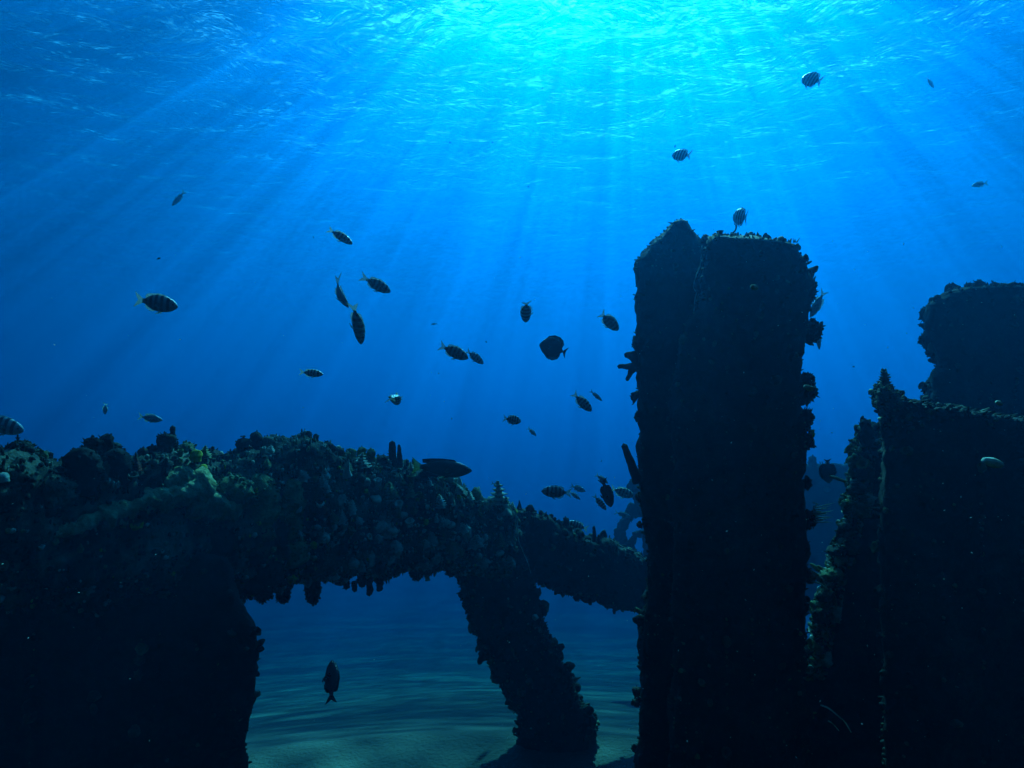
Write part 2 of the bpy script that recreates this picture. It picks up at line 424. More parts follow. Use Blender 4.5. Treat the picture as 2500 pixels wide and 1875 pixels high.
# --- second beam, behind, running down to the right behind the column
b2 = loft([(P(*a, d), P(*b, d), .36) for a, b, d in zip(
    [(1235, 1232), (1290, 1245), (1340, 1262), (1390, 1296), (1430, 1310), (1490, 1318), (1540, 1345), (1600, 1372), (1700, 1410), (1780, 1440)],
    [(1240, 1400), (1290, 1418), (1340, 1440), (1390, 1452), (1430, 1462), (1480, 1488), (1530, 1492), (1590, 1512), (1690, 1540), (1770, 1570)],
    [3.0, 3.05, 3.1, 3.17, 3.22, 3.3, 3.36, 3.45, 3.6, 3.7])], step=.014, seed=4, amp=(.02, .026, .009), lump=9)
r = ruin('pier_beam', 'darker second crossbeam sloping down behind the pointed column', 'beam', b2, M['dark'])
B2 = r
grow(r, b2, 160, 1300, .036, DARKK, DARKM, 24)

# --- the double column: pointed slab behind, square-topped post in front
slab = loft([(P(a, y, 1.52), P(b, y2, 1.52), T) for a, y, b, y2, T in
             [(1650, 541, 1676, 541, .06), (1630, 560, 1690, 560, .12), (1590, 598, 1712, 590, .2), (1556, 632, 1760, 630, .24), (1549, 660, 1800, 660, .26), (1550, 760, 1820, 760, .28), (1554, 900, 1820, 900, .28), (1552, 1000, 1820, 1000, .28),
              (1556, 1100, 1820, 1100, .28), (1562, 1230, 1820, 1230, .28), (1570, 1330, 1820, 1330, .28), (1572, 1420, 1820, 1420, .28), (1562, 1510, 1820, 1510, .28), (1556, 1600, 1820, 1600, .28), (1552, 1750, 1820, 1750, .28), (1548, 1900, 1820, 1900, .28)]],
            step=.011, drop=1, seed=5, amp=(.010, .012, .006), lump=10, cap=False)
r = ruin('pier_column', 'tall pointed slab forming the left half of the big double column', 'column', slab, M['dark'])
SLAB = r
grow(r, slab, 90, 1200, .015, DARKK, DARKM, 25, .4, flt=lambda p, n: pix(p)[1] > 640)
grow(r, slab, 0, 260, .010, DARKK, DARKM, 35, .5, flt=lambda p, n: pix(p)[1] < 660)
post = loft([(P(a, y, 1.34), P(b, y2, 1.34), .28) for a, y, b, y2 in
             [(1716, 575, 1950, 596), (1712, 592, 1956, 606), (1706, 640, 1962, 640), (1700, 690, 1976, 680), (1697, 750, 1974, 740), (1665, 800, 1978, 800), (1650, 860, 1964, 850),
              (1645, 920, 1966, 910), (1640, 960, 1974, 950), (1638, 1000, 1966, 990), (1636, 1050, 1974, 1050), (1634, 1110, 1966, 1120), (1634, 1180, 1968, 1180), (1634, 1260, 1972, 1260), (1634, 1330, 1978, 1330),
              (1634, 1420, 1976, 1420), (1634, 1520, 1976, 1520), (1634, 1700, 1978, 1700), (1634, 1900, 1980, 1900)]],
            step=.010, drop=1, seed=6, amp=(.012, .016, .007), lump=9, cap=False, ring=72)
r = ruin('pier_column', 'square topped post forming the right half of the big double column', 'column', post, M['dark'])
POST = r
grow(r, post, 150, 2600, .017, DARKK, DARKM, 26, .42)

# --- right-hand ruins
r1 = loft([(P(a, y, 1.2), P(b, y2, 1.2), .35) for a, y, b, y2 in
           [(2134, 948, 2188, 953), (2131, 972, 2206, 975), (2131, 986, 2300, 990), (2131, 1020, 2620, 1040), (2131, 1120, 2760, 1120), (2134, 1300, 2760, 1300), (2140, 1500, 2760, 1500), (2142, 1700, 2760, 1700), (2142, 1900, 2760, 1900)]],
          step=.012, drop=1, seed=7, amp=(.008, .010, .006), lump=9, cap=False, ring=96)
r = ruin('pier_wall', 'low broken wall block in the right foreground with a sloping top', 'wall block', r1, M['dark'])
R1 = r
grow(r, r1, 150, 1600, .018, DARKK, [('dark', 5), ('crust', 5), ('olive', 1.5), ('pale', .5)], 27, .45)
grow(r, r1, 0, 900, .016, DARKK, [('dark', 5), ('crust', 5), ('olive', 1.5)], 37, .5, flt=lambda p, n: pix(p)[1] < 1050)
r2 = loft([(P(a, y, 2.1), P(b, y2, 2.1), .5) for a, y, b, y2 in
           [(2330, 702, 2700, 700), (2290, 715, 2760, 712), (2250, 745, 2800, 745), (2243, 800, 2800, 800), (2256, 845, 2800, 845), (2268, 890, 2800, 890), (2250, 940, 2800, 940), (2245, 1000, 2800, 1000), (2245, 1200, 2800, 1200), (2245, 1500, 2800, 1500)]],
          step=.014, drop=1, seed=8, amp=(.016, .026, .009), lump=8, cap=False, ring=96)
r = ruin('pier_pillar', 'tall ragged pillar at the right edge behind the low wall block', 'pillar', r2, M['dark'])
grow(r, r2, 200, 2400, .032, DARKK, DARKM, 28)
dgl = [(2100, 1045), (2094, 1100), (2080, 1180), (2064, 1250), (2042, 1330), (2022, 1400), (2002, 1480), (1987, 1550), (1967, 1640), (1942, 1760), (1917, 1900), (1870, 2150)]
dg = loft(edges([(x, y, 2160 if y < 1060 else 2240, y, 1.7) for x, y in dgl], .12), step=.010, seed=9, amp=(.010, .020, .010), lump=14, ring=80)
r = ruin('encrusted_brace', 'leaning slab with pale green growth along its lit edge between double column and right wall block', 'brace', dg, M['dark'])
def dgx(y):
    for (x0, y0), (x1, y1) in zip(dgl, dgl[1:]):
        if y0 <= y <= y1: return x0 + (x1 - x0) * (y - y0) / (y1 - y0)
    return 2100
grow(r, dg, 230, 2200, .028, [('knob', 6), ('cup', 3), ('frill', 3), ('finger', 1)], [('pale', 4), ('olive', 5), ('crust', 4)], 29, .4, up=.6,
     flt=lambda p, n: dgx(pix(p)[1]) - 20 < pix(p)[0] < dgx(pix(p)[1]) + 52 and pix(p)[1] < 1660)  # growth kept to this edge; its paleness also paints the light falling there
fb = loft([(P(x, 1128, 8.0), P(x, 1500, 8.0), .7) for x in (1780, 1900, 2000, 2100, 2250, 2400)], step=.03, seed=10, amp=(.02, .03, .012), lump=6)
r = ruin('far_beam', 'hazy blue beam in the distance seen between the double column and the brace', 'beam', fb, M['dark'])
grow(r, fb, 40, 260, .10, DARKK, DARKM, 30)

# ---------------------------------------------------------------- single growths with a shape of their own
CRUMB = []
for _k in range(4):
    vv, ff = lathe([(.5, -.2), (.62, .25), (.42, .65)], 6, .5, _k) if _k < 2 else lathe([(.4, -.2), (.30, .5), (.05, 1.1)], 5, .5, _k)
    CRUMB.append(([Vector(q) for q in vv], ff))
def stub(name, mk, a, b, ra, rb, d, d2=None, parent=None, rough=.25, bulge=0.0, seed=0, seg=14, rings=12, flat=1.0, freq=2.2):
    """a lumpy blob or finger from a to b (photo points at depth d), radii in photo pixels"""
    d2 = d2 or d
    A, B = P(*a, d), P(*b, d2); ax = B - A; Ln = ax.length; z = ax.normalized()
    vd = (A - O).normalized(); x = z.cross(vd).normalized(); y = z.cross(x).normalized()
    ra, rb = ra * d / F, rb * d2 / F
    v = []; rg = random.Random(seed + int(a[0]) + int(a[1]) * 7); off = Vector((rg.random() * 50, rg.random() * 50, rg.random() * 50))
    big = name in ('coral_head', 'brain_coral', 'sponge_sheet', 'hanging_growth', 'cable_link')
    if big and max(ra, rb) * F / d > 12: seg = max(seg, 22); rings = max(rings, 20)
    rm = max(ra, rb, .004); NR = []
    for i in range(rings + 1):
        t = i / rings; s = 1 - (1 - t) ** 1.0
        r = lerp(ra, rb, t) * (1 + bulge * math.sin(math.pi * t))
        capl = min(.45, max(rb, .3 * ra) / max(Ln, 1e-4))
        if t > 1 - capl: r *= math.sqrt(max(0, 1 - ((t - 1 + capl) / capl) ** 2)) * .96 + .04
        for j in range(seg):
            an = 2 * math.pi * j / seg
            n = x * math.cos(an) + y * math.sin(an) * flat
            q = A + z * (s * Ln) + n * r
            k = q / max(ra, rb, .004) * .45 * freq + off
            g = max(ra, rb) * rough * (noise.noise(k) + .5 * noise.noise(k * 2.3))
            if big:
                c1, _ = cells(q / rm * 1.1 + off, 1.0); c2, _ = cells(q / rm * 3.1 + off, 1.0)
                g += rm * ((.34 * (c1 - .45) + .13 * (c2 - .4)) if name != 'sponge_sheet' else (.30 * (c2 - .4) + .10 * noise.noise(k * 6)))
            v.append(q + n * g); NR.append((n + z * (.2 + .8 * (t > .8))).normalized())
    f = []
    for i in range(rings):
        for j in range(seg): a0 = i * seg + j; b0 = i * seg + (j + 1) % seg; f.append((a0, a0 + seg, b0 + seg, b0))
    f.append(tuple(rings * seg + j for j in range(seg))[::-1]); f.append(tuple(range(seg)))
    if big and rm * F / d > 9 and name != 'sponge_sheet':
        nv = len(v)
        for _ in range(int(min(170, (rm * F / d) ** 1.25 * 1.5))):       # its own crust of tiny nodules and spines
            i = rg.randrange(seg, nv - 1); p, n = v[i], NR[i]
            s_ = rm * rg.uniform(.06, .20); T = Matrix.Translation(p) @ frame(n, rg.uniform(0, 6.28), .2) @ Matrix.Diagonal((s_, s_, s_ * rg.uniform(.6, 1.8), 1))
            vs, fs = CRUMB[rg.randrange(len(CRUMB))]; b0 = len(v); v += [T @ q for q in vs]; f += [tuple(b0 + c for c in pl) for pl in fs]
    base = parent.location if parent else A
    return link(name, mesh(name, [q - base for q in v], f), M[mk], parent) if parent else _top(name, v, f, A, mk)
def _top(name, v, f, A, mk):
    o = link(name, mesh(name, [q - A for q in v], f), M[mk]); o.location = A; return o
def dbeam(x): return 1.18 + (min(1.0, max(0, (x + 330) / 1590.0)) ** 1.5) * 1.62

# heads standing on the crossbeam (top line of the photo), faces and underside
for k, (x, top, w, base, mk) in enumerate([(20, 1090, 34, 1150, 'dark'), (58, 1076, 26, 1130, 'crust'), (95, 1098, 22, 1140, 'olive'), (186, 1096, 22, 1140, 'dark'), (226, 1066, 25, 1140, 'dark'), (247, 1074, 14, 1120, 'dark'),
        (264, 1058, 20, 1140, 'dark'), (283, 1080, 14, 1140, 'crust'), (318, 1112, 16, 1150, 'crust'), (348, 1092, 15, 1150, 'crust'), (376, 1086, 18, 1150, 'dark'), (404, 1056, 25, 1150, 'dark'), (424, 1038, 8, 1100, 'dark'),
        (452, 1078, 26, 1150, 'olive'), (486, 1102, 15, 1150, 'yellow'), (522, 1092, 28, 1160, 'dark'), (556, 1104, 20, 1160, 'crust'), (590, 1066, 24, 1200, 'dark'), (626, 1052, 18, 1160, 'dark'), (652, 1064, 22, 1150, 'crust'),
        (690, 1064, 26, 1150, 'crust'), (722, 1072, 20, 1140, 'dark'), (752, 1052, 11, 1110, 'dark'), (774, 1060, 10, 1110, 'crust'), (800, 1078, 22, 1140, 'dark'), (832, 1092, 14, 1140, 'crust'), (858, 1094, 15, 1140, 'olive'), (884, 1090, 14, 1140, 'olive'), (906, 1094, 12, 1130, 'olive'), (934, 1110, 16, 1150, 'crust'),
        (1030, 1142, 14, 1180, 'crust'), (1066, 1158, 14, 1190, 'dark'), (1100, 1176, 12, 1210, 'crust'), (1128, 1196, 12, 1230, 'crust'), (1216, 1210, 8, 1240, 'dark'), (1236, 1222, 12, 1250, 'dark')]):
    stub('coral_head', mk, (x, base), (x + random.uniform(-4, 4), top), w * 1.05, w * .8, dbeam(x) + .10, parent=BEAM, rough=.30, seed=k)
for k, (x, y, w, h, mk, fl) in enumerate([(200, 1150, 40, 60, 'dark', 1), (285, 1165, 36, 70, 'dark', 1), (120, 1200, 50, 50, 'crust', 1), (60, 1240, 40, 46, 'dark', 1), (622, 1235, 52, 85, 'olive', 1), (702, 1240, 38, 75, 'olive', 1), (700, 1345, 48, 34, 'olive', 1), (560, 1200, 60, 42, 'olive', 1),
        (820, 1230, 22, 34, 'pale', 1), (812, 1300, 18, 26, 'crust', 1), (935, 1290, 20, 42, 'pale', 1), (870, 1180, 24, 30, 'crust', 1), (640, 1400, 46, 40, 'dark', 1), (530, 1330, 44, 50, 'dark', 1), (900, 1360, 14, 24, 'pale', 1), (770, 1370, 24, 30, 'crust', 1)]):
    stub('brain_coral' if w > 45 else 'coral_head', mk, (x, y + h), (x, y - h), w * .8, w * .8, dbeam(x) + .02, parent=BEAM, rough=.2, bulge=.35, seed=k + 60, seg=20, rings=18, flat=.8)
# smooth olive sheet draped over the front of the beam
for k, (a, b, ra, rb) in enumerate([((240, 1268), (520, 1172), 16, 44), ((90, 1318), (290, 1250), 8, 22), ((330, 1225), (470, 1150), 16, 26), ((450, 1230), (590, 1240), 30, 26), ((170, 1290), (330, 1262), 10, 20)]):
    stub('sponge_sheet', 'olive_lit', a, b, ra, rb, dbeam(a[0]) + .0, dbeam(b[0]) + .0, parent=BEAM, rough=.45, bulge=.25, seed=k + 90, seg=22, rings=34, freq=1.6)
for k, (x, y0, y1, w) in enumerate([(694, 1420, 1474, 22), (764, 1400, 1476, 26), (845, 1400, 1440, 12), (866, 1420, 1446, 9), (902, 1410, 1456, 11), (884, 1405, 1434, 13), (926, 1405, 1444, 13), (1020, 1395, 1416, 20), (642, 1440, 1470, 26), (1100, 1385, 1408, 16)]):
    stub('hanging_growth', 'dark', (x, y0), (x, y1), w, w * .62, dbeam(x) + .1, parent=BEAM, rough=.22, seed=k + 120)
for x, y, w, mk in [(8, 1165, 12, 'pale'), (3, 1380, 14, 'rust'), (478, 1112, 15, 'yellow'), (496, 1142, 9, 'yellow'), (895, 1176, 10, 'pale'), (893, 1198, 6, 'yellow'), (1040, 1274, 7, 'yellow'), (765, 1330, 9, 'yellow')]:
    stub('bright_sponge', mk, (x, y + w), (x, y - w), w * .8, w * .7, dbeam(x) - .01, parent=BEAM, rough=.35, bulge=.3, seed=int(x))
# leg, second beam
LEG = bpy.data.objects['slanting_post']
stub('spiky_growth', 'dark', (1190, 1585), (1168, 1622), 18, 4, 3.02, parent=LEG, rough=.3)
stub('coral_head', 'dark', (1290, 1440), (1322, 1448), 14, 9, 2.95, parent=LEG, rough=.3)
for k, (x, top, w, base) in enumerate([(1296, 1238, 16, 1270), (1322, 1254, 12, 1285), (1332, 1252, 9, 1280), (1381, 1262, 10, 1300), (1410, 1290, 14, 1320), (1440, 1306, 16, 1330), (1475, 1312, 16, 1340), (1500, 1318, 12, 1340)]):
    stub('coral_head', 'dark', (x, base), (x, top), w, w * .7, 3.12 + (x - 1290) / 700, parent=B2, seed=k + 150)
for k, (x, y0, y1, w) in enumerate([(1408, 1445, 1468, 13), (1500, 1480, 1500, 7), (1440, 1460, 1478, 8)]):
    stub('hanging_growth', 'dark', (x, y0), (x, y1), w, w * .5, 3.3, parent=B2, seed=k + 160)
# double column
for a, b, ra, rb, mk in [((1556, 658), (1546, 656), 10, 7, 'dark'), ((1560, 838), (1545, 832), 20, 12, 'dark'), ((1556, 872), (1524, 864), 20, 4, 'dark'), ((1562, 898), (1506, 894), 12, 4, 'dark'), ((1545, 898), (1530, 930), 10, 3, 'dark'), ((1556, 970), (1543, 962), 20, 9, 'dark'),
                         ((1560, 1020), (1549, 1022), 16, 8, 'dark'), ((1566, 1215), (1552, 1210), 13, 8, 'dark'), ((1566, 1280), (1554, 1283), 10, 7, 'dark'), ((1568, 1520), (1555, 1514), 15, 9, 'dark'), ((1560, 1690), (1543, 1684), 12, 8, 'dark'), ((1558, 1715), (1540, 1718), 12, 7, 'dark'), ((1556, 1830), (1542, 1828), 13, 7, 'dark')]:
    stub('coral_head' if rb > 5 else 'spiky_growth', mk, a, b, ra, rb, 1.58, parent=SLAB, rough=.25)
for a, b, ra, rb, mk in [((1975, 668), (1998, 650), 14, 3, 'dark'), ((1970, 715), (1984, 720), 34, 22, 'dark'), ((1960, 700), (1978, 690), 16, 9, 'dark'), ((1965, 820), (2006, 790), 32, 7, 'dark'), ((1975, 800), (1990, 778), 14, 6, 'dark'), ((1960, 950), (1990, 952), 36, 16, 'dark'), ((1968, 925), (1982, 920), 20, 12, 'dark'),
                         ((1958, 1030), (1976, 1035), 36, 20, 'dark'), ((1960, 1080), (1982, 1078), 26, 16, 'dark'), ((1978, 1060), (1988, 1061), 12, 9, 'yellow'), ((1980, 1078), (1988, 1079), 7, 6, 'yellow'), ((1965, 1270), (1990, 1274), 30, 16, 'dark'), ((1970, 1410), (1996, 1404), 18, 9, 'crust'), ((1970, 1180), (1978, 1180), 18, 12, 'dark'),
                         ((1722, 600), (1722, 572), 14, 10, 'dark'), ((1748, 600), (1748, 572), 18, 13, 'dark'), ((1790, 600), (1790, 572), 22, 14, 'dark'), ((1830, 605), (1830, 580), 20, 14, 'dark'), ((1864, 600), (1864, 584), 10, 9, 'dark')]:
    stub('coral_head' if rb > 5 else 'spiky_growth', mk, a, b, ra, rb, 1.42, parent=POST, rough=.25)
for k in range(60):       # short bristles along the post's top and its right edge
    if k < 38: x = random.uniform(1760, 1945); a = (x, 592); b = (x + random.uniform(-6, 9), 592 - random.uniform(8, 26 if x < 1830 else 14))
    else: y = random.uniform(1225, 1275); a = (1985, y); b = (1985 + random.uniform(15, 55), y + random.uniform(-16, 6))
    stub('bristle', 'pale' if k >= 38 else 'crust', a, b, 1.6, .7, 1.40, parent=POST, rough=.2, seg=4, rings=3)
# right-hand ruins
rw = R1
for k in range(9):        # fir-like cone of stacked plates on the wall's corner
    y = 952 - k * 6; w = (26 - k * 2.3) * random.uniform(.85, 1.15); x = 2159 + random.uniform(-2, 2)
    stub('coral_plate', 'crust', (x + 2, y + 2), (x - w, y - 3), 4.0, 1.5, 1.3, parent=rw, rough=.3, seg=7, rings=5)
    stub('coral_plate', 'crust', (x - 2, y + 2), (x + w, y - 2), 4.0, 1.5, 1.3, parent=rw, rough=.3, seg=7, rings=5)
stub('coral_head', 'crust', (2160, 975), (2159, 902), 20, 5, 1.31, parent=rw, rough=.25)
for k, (x, top, w) in enumerate([(2140, 945, 10), (2185, 950, 14), (2212, 972, 12), (2232, 976, 10), (2262, 982, 12), (2305, 988, 16), (2350, 992, 18), (2400, 1004, 16), (2450, 1016, 18)]):
    stub('coral_head', 'olive' if k > 4 else 'crust', (x, top + 26), (x, top), w, w * .7, 1.3, parent=rw, seed=k + 190)
PR = [o for o in bpy.data.objects if o.name.startswith('pier_pillar') and 'right edge' in o.get('label', '')][0]
for k, (x, top, w, base) in enumerate([(2262, 748, 16, 780), (2288, 722, 14, 760), (2318, 692, 12, 730), (2330, 700, 16, 740), (2366, 690, 16, 730), (2392, 684, 18, 730), (2420, 694, 14, 730), (2448, 700, 10, 730), (2476, 688, 12, 730), (2492, 690, 10, 730), (2510, 695, 14, 730)]):
    stub('coral_head', 'dark', (x, base), (x, top), w, w * .75, 2.3, parent=PR, seed=k + 210)
for k, (x, y, w) in enumerate([(2248, 826, 20), (2262, 860, 11), (2268, 878, 7), (2252, 940, 17), (2250, 968, 9), (2250, 762, 18), (2246, 792, 9)]):
    stub('coral_head', 'dark', (x + 22, y + 6), (x - 3, y), w * 1.2, w * .6, 2.25, parent=PR, seed=k + 230)
BR = bpy.data.objects['encrusted_brace']
for k, (x, y, w, h) in enumerate([(2112, 1052, 17, 60), (2108, 1150, 20, 30), (2090, 1190, 24, 26), (2068, 1230, 18, 26), (2058, 1290, 20, 30), (2040, 1340, 24, 22), (2030, 1400, 26, 24), (2012, 1450, 22, 24), (1998, 1500, 18, 30), (2100, 1240, 22, 36), (2076, 1330, 22, 30)]):
    stub('coral_head', 'dark' if k == 0 else 'crust' if k % 3 else 'olive', (x + 6, y + h * .6), (x, y - h * .5), w * .8, w * .6, 1.68, parent=BR, rough=.35, bulge=.3, seed=k + 250)
FB = bpy.data.objects['far_beam']
for x, w in ((1984, 12), (2085, 14), (2102, 10)): stub('coral_head', 'dark', (x, 1145), (x, 1112), w, w * .7, 8.1, parent=FB)

# ---------------------------------------------------------------- growths that stand alone
for a, b, ra, rb, lab in [((960, 1135), (957, 1076), 8, 7, 'thick dark finger sponge standing on the crossbeam, left of a thinner one'),
                          ((976, 1140), (974, 1084), 8, 3, 'thin dark finger sponge standing on the crossbeam beside a thicker one'),
                          ((995, 1142), (994, 1122), 4, 3, 'tiny stub sponge low on the crossbeam between finger sponges and long fish'),
                          ((1009, 1146), (1009, 1120), 4, 3, 'small stub sponge on the crossbeam just left of the yellow tailed fish')]:
    tag(stub('finger_sponge', 'dark', a, b, ra, rb, dbeam(a[0]) + .08, rough=.14, bulge=.2, rings=16), lab, 'sponge', 'finger sponges on the crossbeam', 'thing')
tag(stub('finger_sponge', 'dark', (1558, 1178), (1522, 1082), 13, 7, 1.5, rough=.12, rings=18), 'long dark finger sponge leaning out from the left side of the double column', 'sponge', kind='thing')
for a, b, ra, rb, lab in [((1346, 1285), (1346, 1254), 6, 5, 'squat tube sponge on the second beam, tallest of three in a row'),
                          ((1354, 1288), (1355, 1262), 5, 4, 'squat tube sponge on the second beam, middle one of three in a row'),
                          ((1364, 1292), (1364, 1268), 6, 5, 'squat tube sponge on the second beam, right one of three in a row'),
                          ((1452, 1322), (1450, 1283), 6, 3, 'slim upright tube sponge on the second beam behind the resting fish'),
                          ((1462, 1328), (1462, 1304), 4, 3, 'short tube sponge on the second beam beside a taller slim one')]:
    tag(stub('tube_sponge', 'dark', a, b, ra, rb, 3.2, rough=.10, rings=12), lab, 'sponge', 'tube sponges on the second beam', 'thing')
def tube(name, pts, r, mk, d, lab, cat, seg=6, taper=.5, n=6, kind='thing', wob=.15, group=None):
    """a strand or encrusted line through photo points (x, y[, depth])"""
    W = [P(p[0], p[1], p[2] if len(p) > 2 else d) for p in pts]
    Q = []
    for i in range(len(W) - 1):
        p0, p1, p2, p3 = W[max(0, i - 1)], W[i], W[i + 1], W[min(len(W) - 1, i + 2)]
        for k in range(n):
            t = k / n; Q.append(.5 * ((2 * p1) + (p2 - p0) * t + (2 * p0 - 5 * p1 + 4 * p2 - p3) * t * t + (3 * p1 - p0 - 3 * p2 + p3) * t ** 3))
    Q.append(W[-1]); v = []; f = []; A = W[0]
    for i, q in enumerate(Q):
        t = (Q[min(i + 1, len(Q) - 1)] - Q[max(i - 1, 0)]).normalized(); x = t.orthogonal().normalized(); y = t.cross(x)
        rr = r * d / F * lerp(1, taper, i / (len(Q) - 1))
        for j in range(seg):
            an = 2 * math.pi * j / seg; nn = x * math.cos(an) + y * math.sin(an)
            v.append(q + nn * rr * (1 + wob * 2 * noise.noise((q + nn * rr) / max(rr, .002) * .35)) - A)
    for i in range(len(Q) - 1):
        for j in range(seg): a = i * seg + j; b = i * seg + (j + 1) % seg; f.append((a, b, b + seg, a + seg))
    f.append(tuple(range(seg))[::-1]); f.append(tuple((len(Q) - 1) * seg + j for j in range(seg)))
    o = link(name, mesh(name, v, f), M[mk]); o.location = A
    return tag(o, lab, cat, group, kind)
tube('curled_stalk', [(1782, 575), (1790, 568), (1796, 560), (1797, 551), (1792, 546)], 2.6, 'dark', 1.42, 'small curled stalk like a hook on top of the square post', 'stalk')
tube('strand_or_rim_light', [(1714, 600), (1712, 625), (1709, 650), (1699, 675), (1693, 700), (1700, 715), (1696, 735), (1694, 760)], 1.5, 'flake', 1.325, 'thin pale line added for the sunlit rim along the seam of the double column', 'strand', wob=.4)  # thin tube added to imitate the bright sunlit rim of the seam
tube('strand_or_rim_light', [(1490, 1316, 3.12), (1520, 1334, 3.14), (1548, 1346, 3.16), (1568, 1358, 3.2), (1582, 1372, 3.26)], .8, 'flake', 3.1, 'fine pale strand along the top edge of the second beam', 'strand')
tube('strand_or_rim_light', [(1252, 1228), (1262, 1270), (1264, 1310), (1276, 1345), (1288, 1372), (1296, 1400)], 1.3, 'flake', 2.84, 'thin pale strand hanging down the right side of the leaning leg', 'strand', wob=.5)
tube('whip_strand', [(2004, 1722), (2024, 1730), (2046, 1748), (2062, 1762), (2078, 1788)], 2.2, 'pale', 1.22, 'longer curved whip strand low on the right between column and wall block', 'strand')
tube('whip_strand', [(2022, 1760), (2034, 1768), (2048, 1784)], 1.8, 'pale', 1.22, 'shorter whip strand below a longer curved one at lower right', 'strand')
for k, pts in enumerate([[(1972, 1388), (1990, 1398), (2006, 1412), (2018, 1434)], [(1985, 1420), (2004, 1426), (2020, 1438)]]):
    tube('whip_strand', pts, 2.2, 'pale', 1.38, ('upper', 'lower')[k] + ' pale strand of the pair reaching from the column to the brace', 'strand')
# far encrusted cable
CB = empty('encrusted_cable', P(1560, 1390, 7.5)); tag(CB, 'hazy looping cable thick with growth rising behind the left edge of the double column', 'cable', kind='thing')
for k, (a, b, ra, rb) in enumerate([((1566, 1215), (1540, 1172), 16, 15), ((1568, 1260), (1562, 1190), 13, 14), ((1558, 1258), (1532, 1236), 12, 10), ((1548, 1230), (1530, 1272), 11, 12), ((1530, 1262), (1514, 1300), 10, 11), ((1514, 1290), (1516, 1340), 13, 13), ((1516, 1325), (1540, 1352), 12, 13),
                                    ((1535, 1340), (1552, 1308), 10, 8), ((1545, 1306), (1578, 1300), 8, 9), ((1575, 1300), (1582, 1370), 9, 8), ((1540, 1345), (1552, 1392), 13, 10), ((1556, 1392), (1578, 1420), 12, 12), ((1570, 1210), (1590, 1250), 14, 12)]):
    stub('cable_link', 'dark', a, b, ra, rb, 7.5, parent=CB, rough=.4, bulge=.2, seed=k + 300)

# ---------------------------------------------------------------- fish
def body_mesh(prof, bend, seg=16):
    v = []; f = []
    for x, t, b, hw in prof:
        c = (t + b) / 2; h = (t - b) / 2
        for j in range(seg):
            a = 2 * math.pi * j / seg; s = math.sin(a); cs = math.cos(a)
            v.append((x, hw * math.copysign(abs(s) ** .9, s), c + h * cs))
    n = len(prof)
    for i in range(n - 1):
        for j in range(seg): a = i * seg + j; b = i * seg + (j + 1) % seg; f.append((a, b, b + seg, a + seg))
    f.append(tuple(range(seg))[::-1]); f.append(tuple((n - 1) * seg + j for j in range(seg)))
    return v, f
def plate(poly, th, tf=lambda p: p):
    """a thin fin of real thickness: fan of quads from an outline in x,z"""
    n = len(poly); v = [tf(Vector((x, -th, z))) for x, z in poly] + [tf(Vector((x, th, z))) for x, z in poly]
    f = [tuple(range(n)), tuple(range(2 * n - 1, n - 1, -1))] + [(i, n + i, n + (i + 1) % n, (i + 1) % n) for i in range(n)]
    return v, f
def smooth_prof(pts, m=3):
    out = []
    for i in range(len(pts) - 1):
        p0, p1, p2, p3 = pts[max(0, i - 1)], pts[i], pts[i + 1], pts[min(len(pts) - 1, i + 2)]
        for k in range(m):
            t = k / m
            out.append(tuple(.5 * ((2 * b) + (c - a) * t + (2 * a - 5 * b + 4 * c - d) * t * t + (3 * b - a - 3 * c + d) * t ** 3) for a, b, c, d in zip(p0, p1, p2, p3)))
    out.append(pts[-1]); return out
SP = {}
SP['sergeant'] = dict(prof=[(.5, .012, -.020, .006), (.475, .052, -.050, .028), (.42, .108, -.095, .050), (.33, .158, -.145, .066), (.2, .195, -.178, .074), (.05, .20, -.185, .068), (-.08, .17, -.165, .052), (-.18, .115, -.115, .033), (-.25, .062, -.062, .018), (-.31, .052, -.052, .010)],
    dorsal=[(.28, .15), (.20, .205), (.05, .225), (-.06, .205), (-.13, .20), (-.22, .17), (-.25, .11), (-.235, .05), (-.1, .14), (.1, .18)],
    anal=[(.02, -.17), (-.06, -.205), (-.14, -.20), (-.22, -.15), (-.25, -.10), (-.23, -.05), (-.12, -.13)],
    tail=[(-.29, .04), (-.36, .085), (-.5, .175), (-.45, .06), (-.41, 0), (-.45, -.06), (-.5, -.175), (-.36, -.085), (-.29, -.04)])
SP['chromis'] = dict(prof=[(.5, .005, -.008, .004), (.47, .03, -.03, .022), (.4, .075, -.065, .045), (.27, .12, -.115, .06), (.1, .135, -.135, .06), (-.06, .11, -.115, .045), (-.18, .07, -.075, .028), (-.26, .04, -.04, .015), (-.31, .034, -.034, .008)],
    dorsal=[(.22, .11), (.15, .165), (-.02, .165), (-.14, .15), (-.22, .12), (-.2, .05), (0, .1)], anal=[(-.02, -.11), (-.1, -.155), (-.22, -.12), (-.2, -.05)],
    tail=[(-.29, .03), (-.36, .07), (-.5, .15), (-.42, .03), (-.4, 0), (-.42, -.03), (-.5, -.15), (-.36, -.07), (-.29, -.03)])
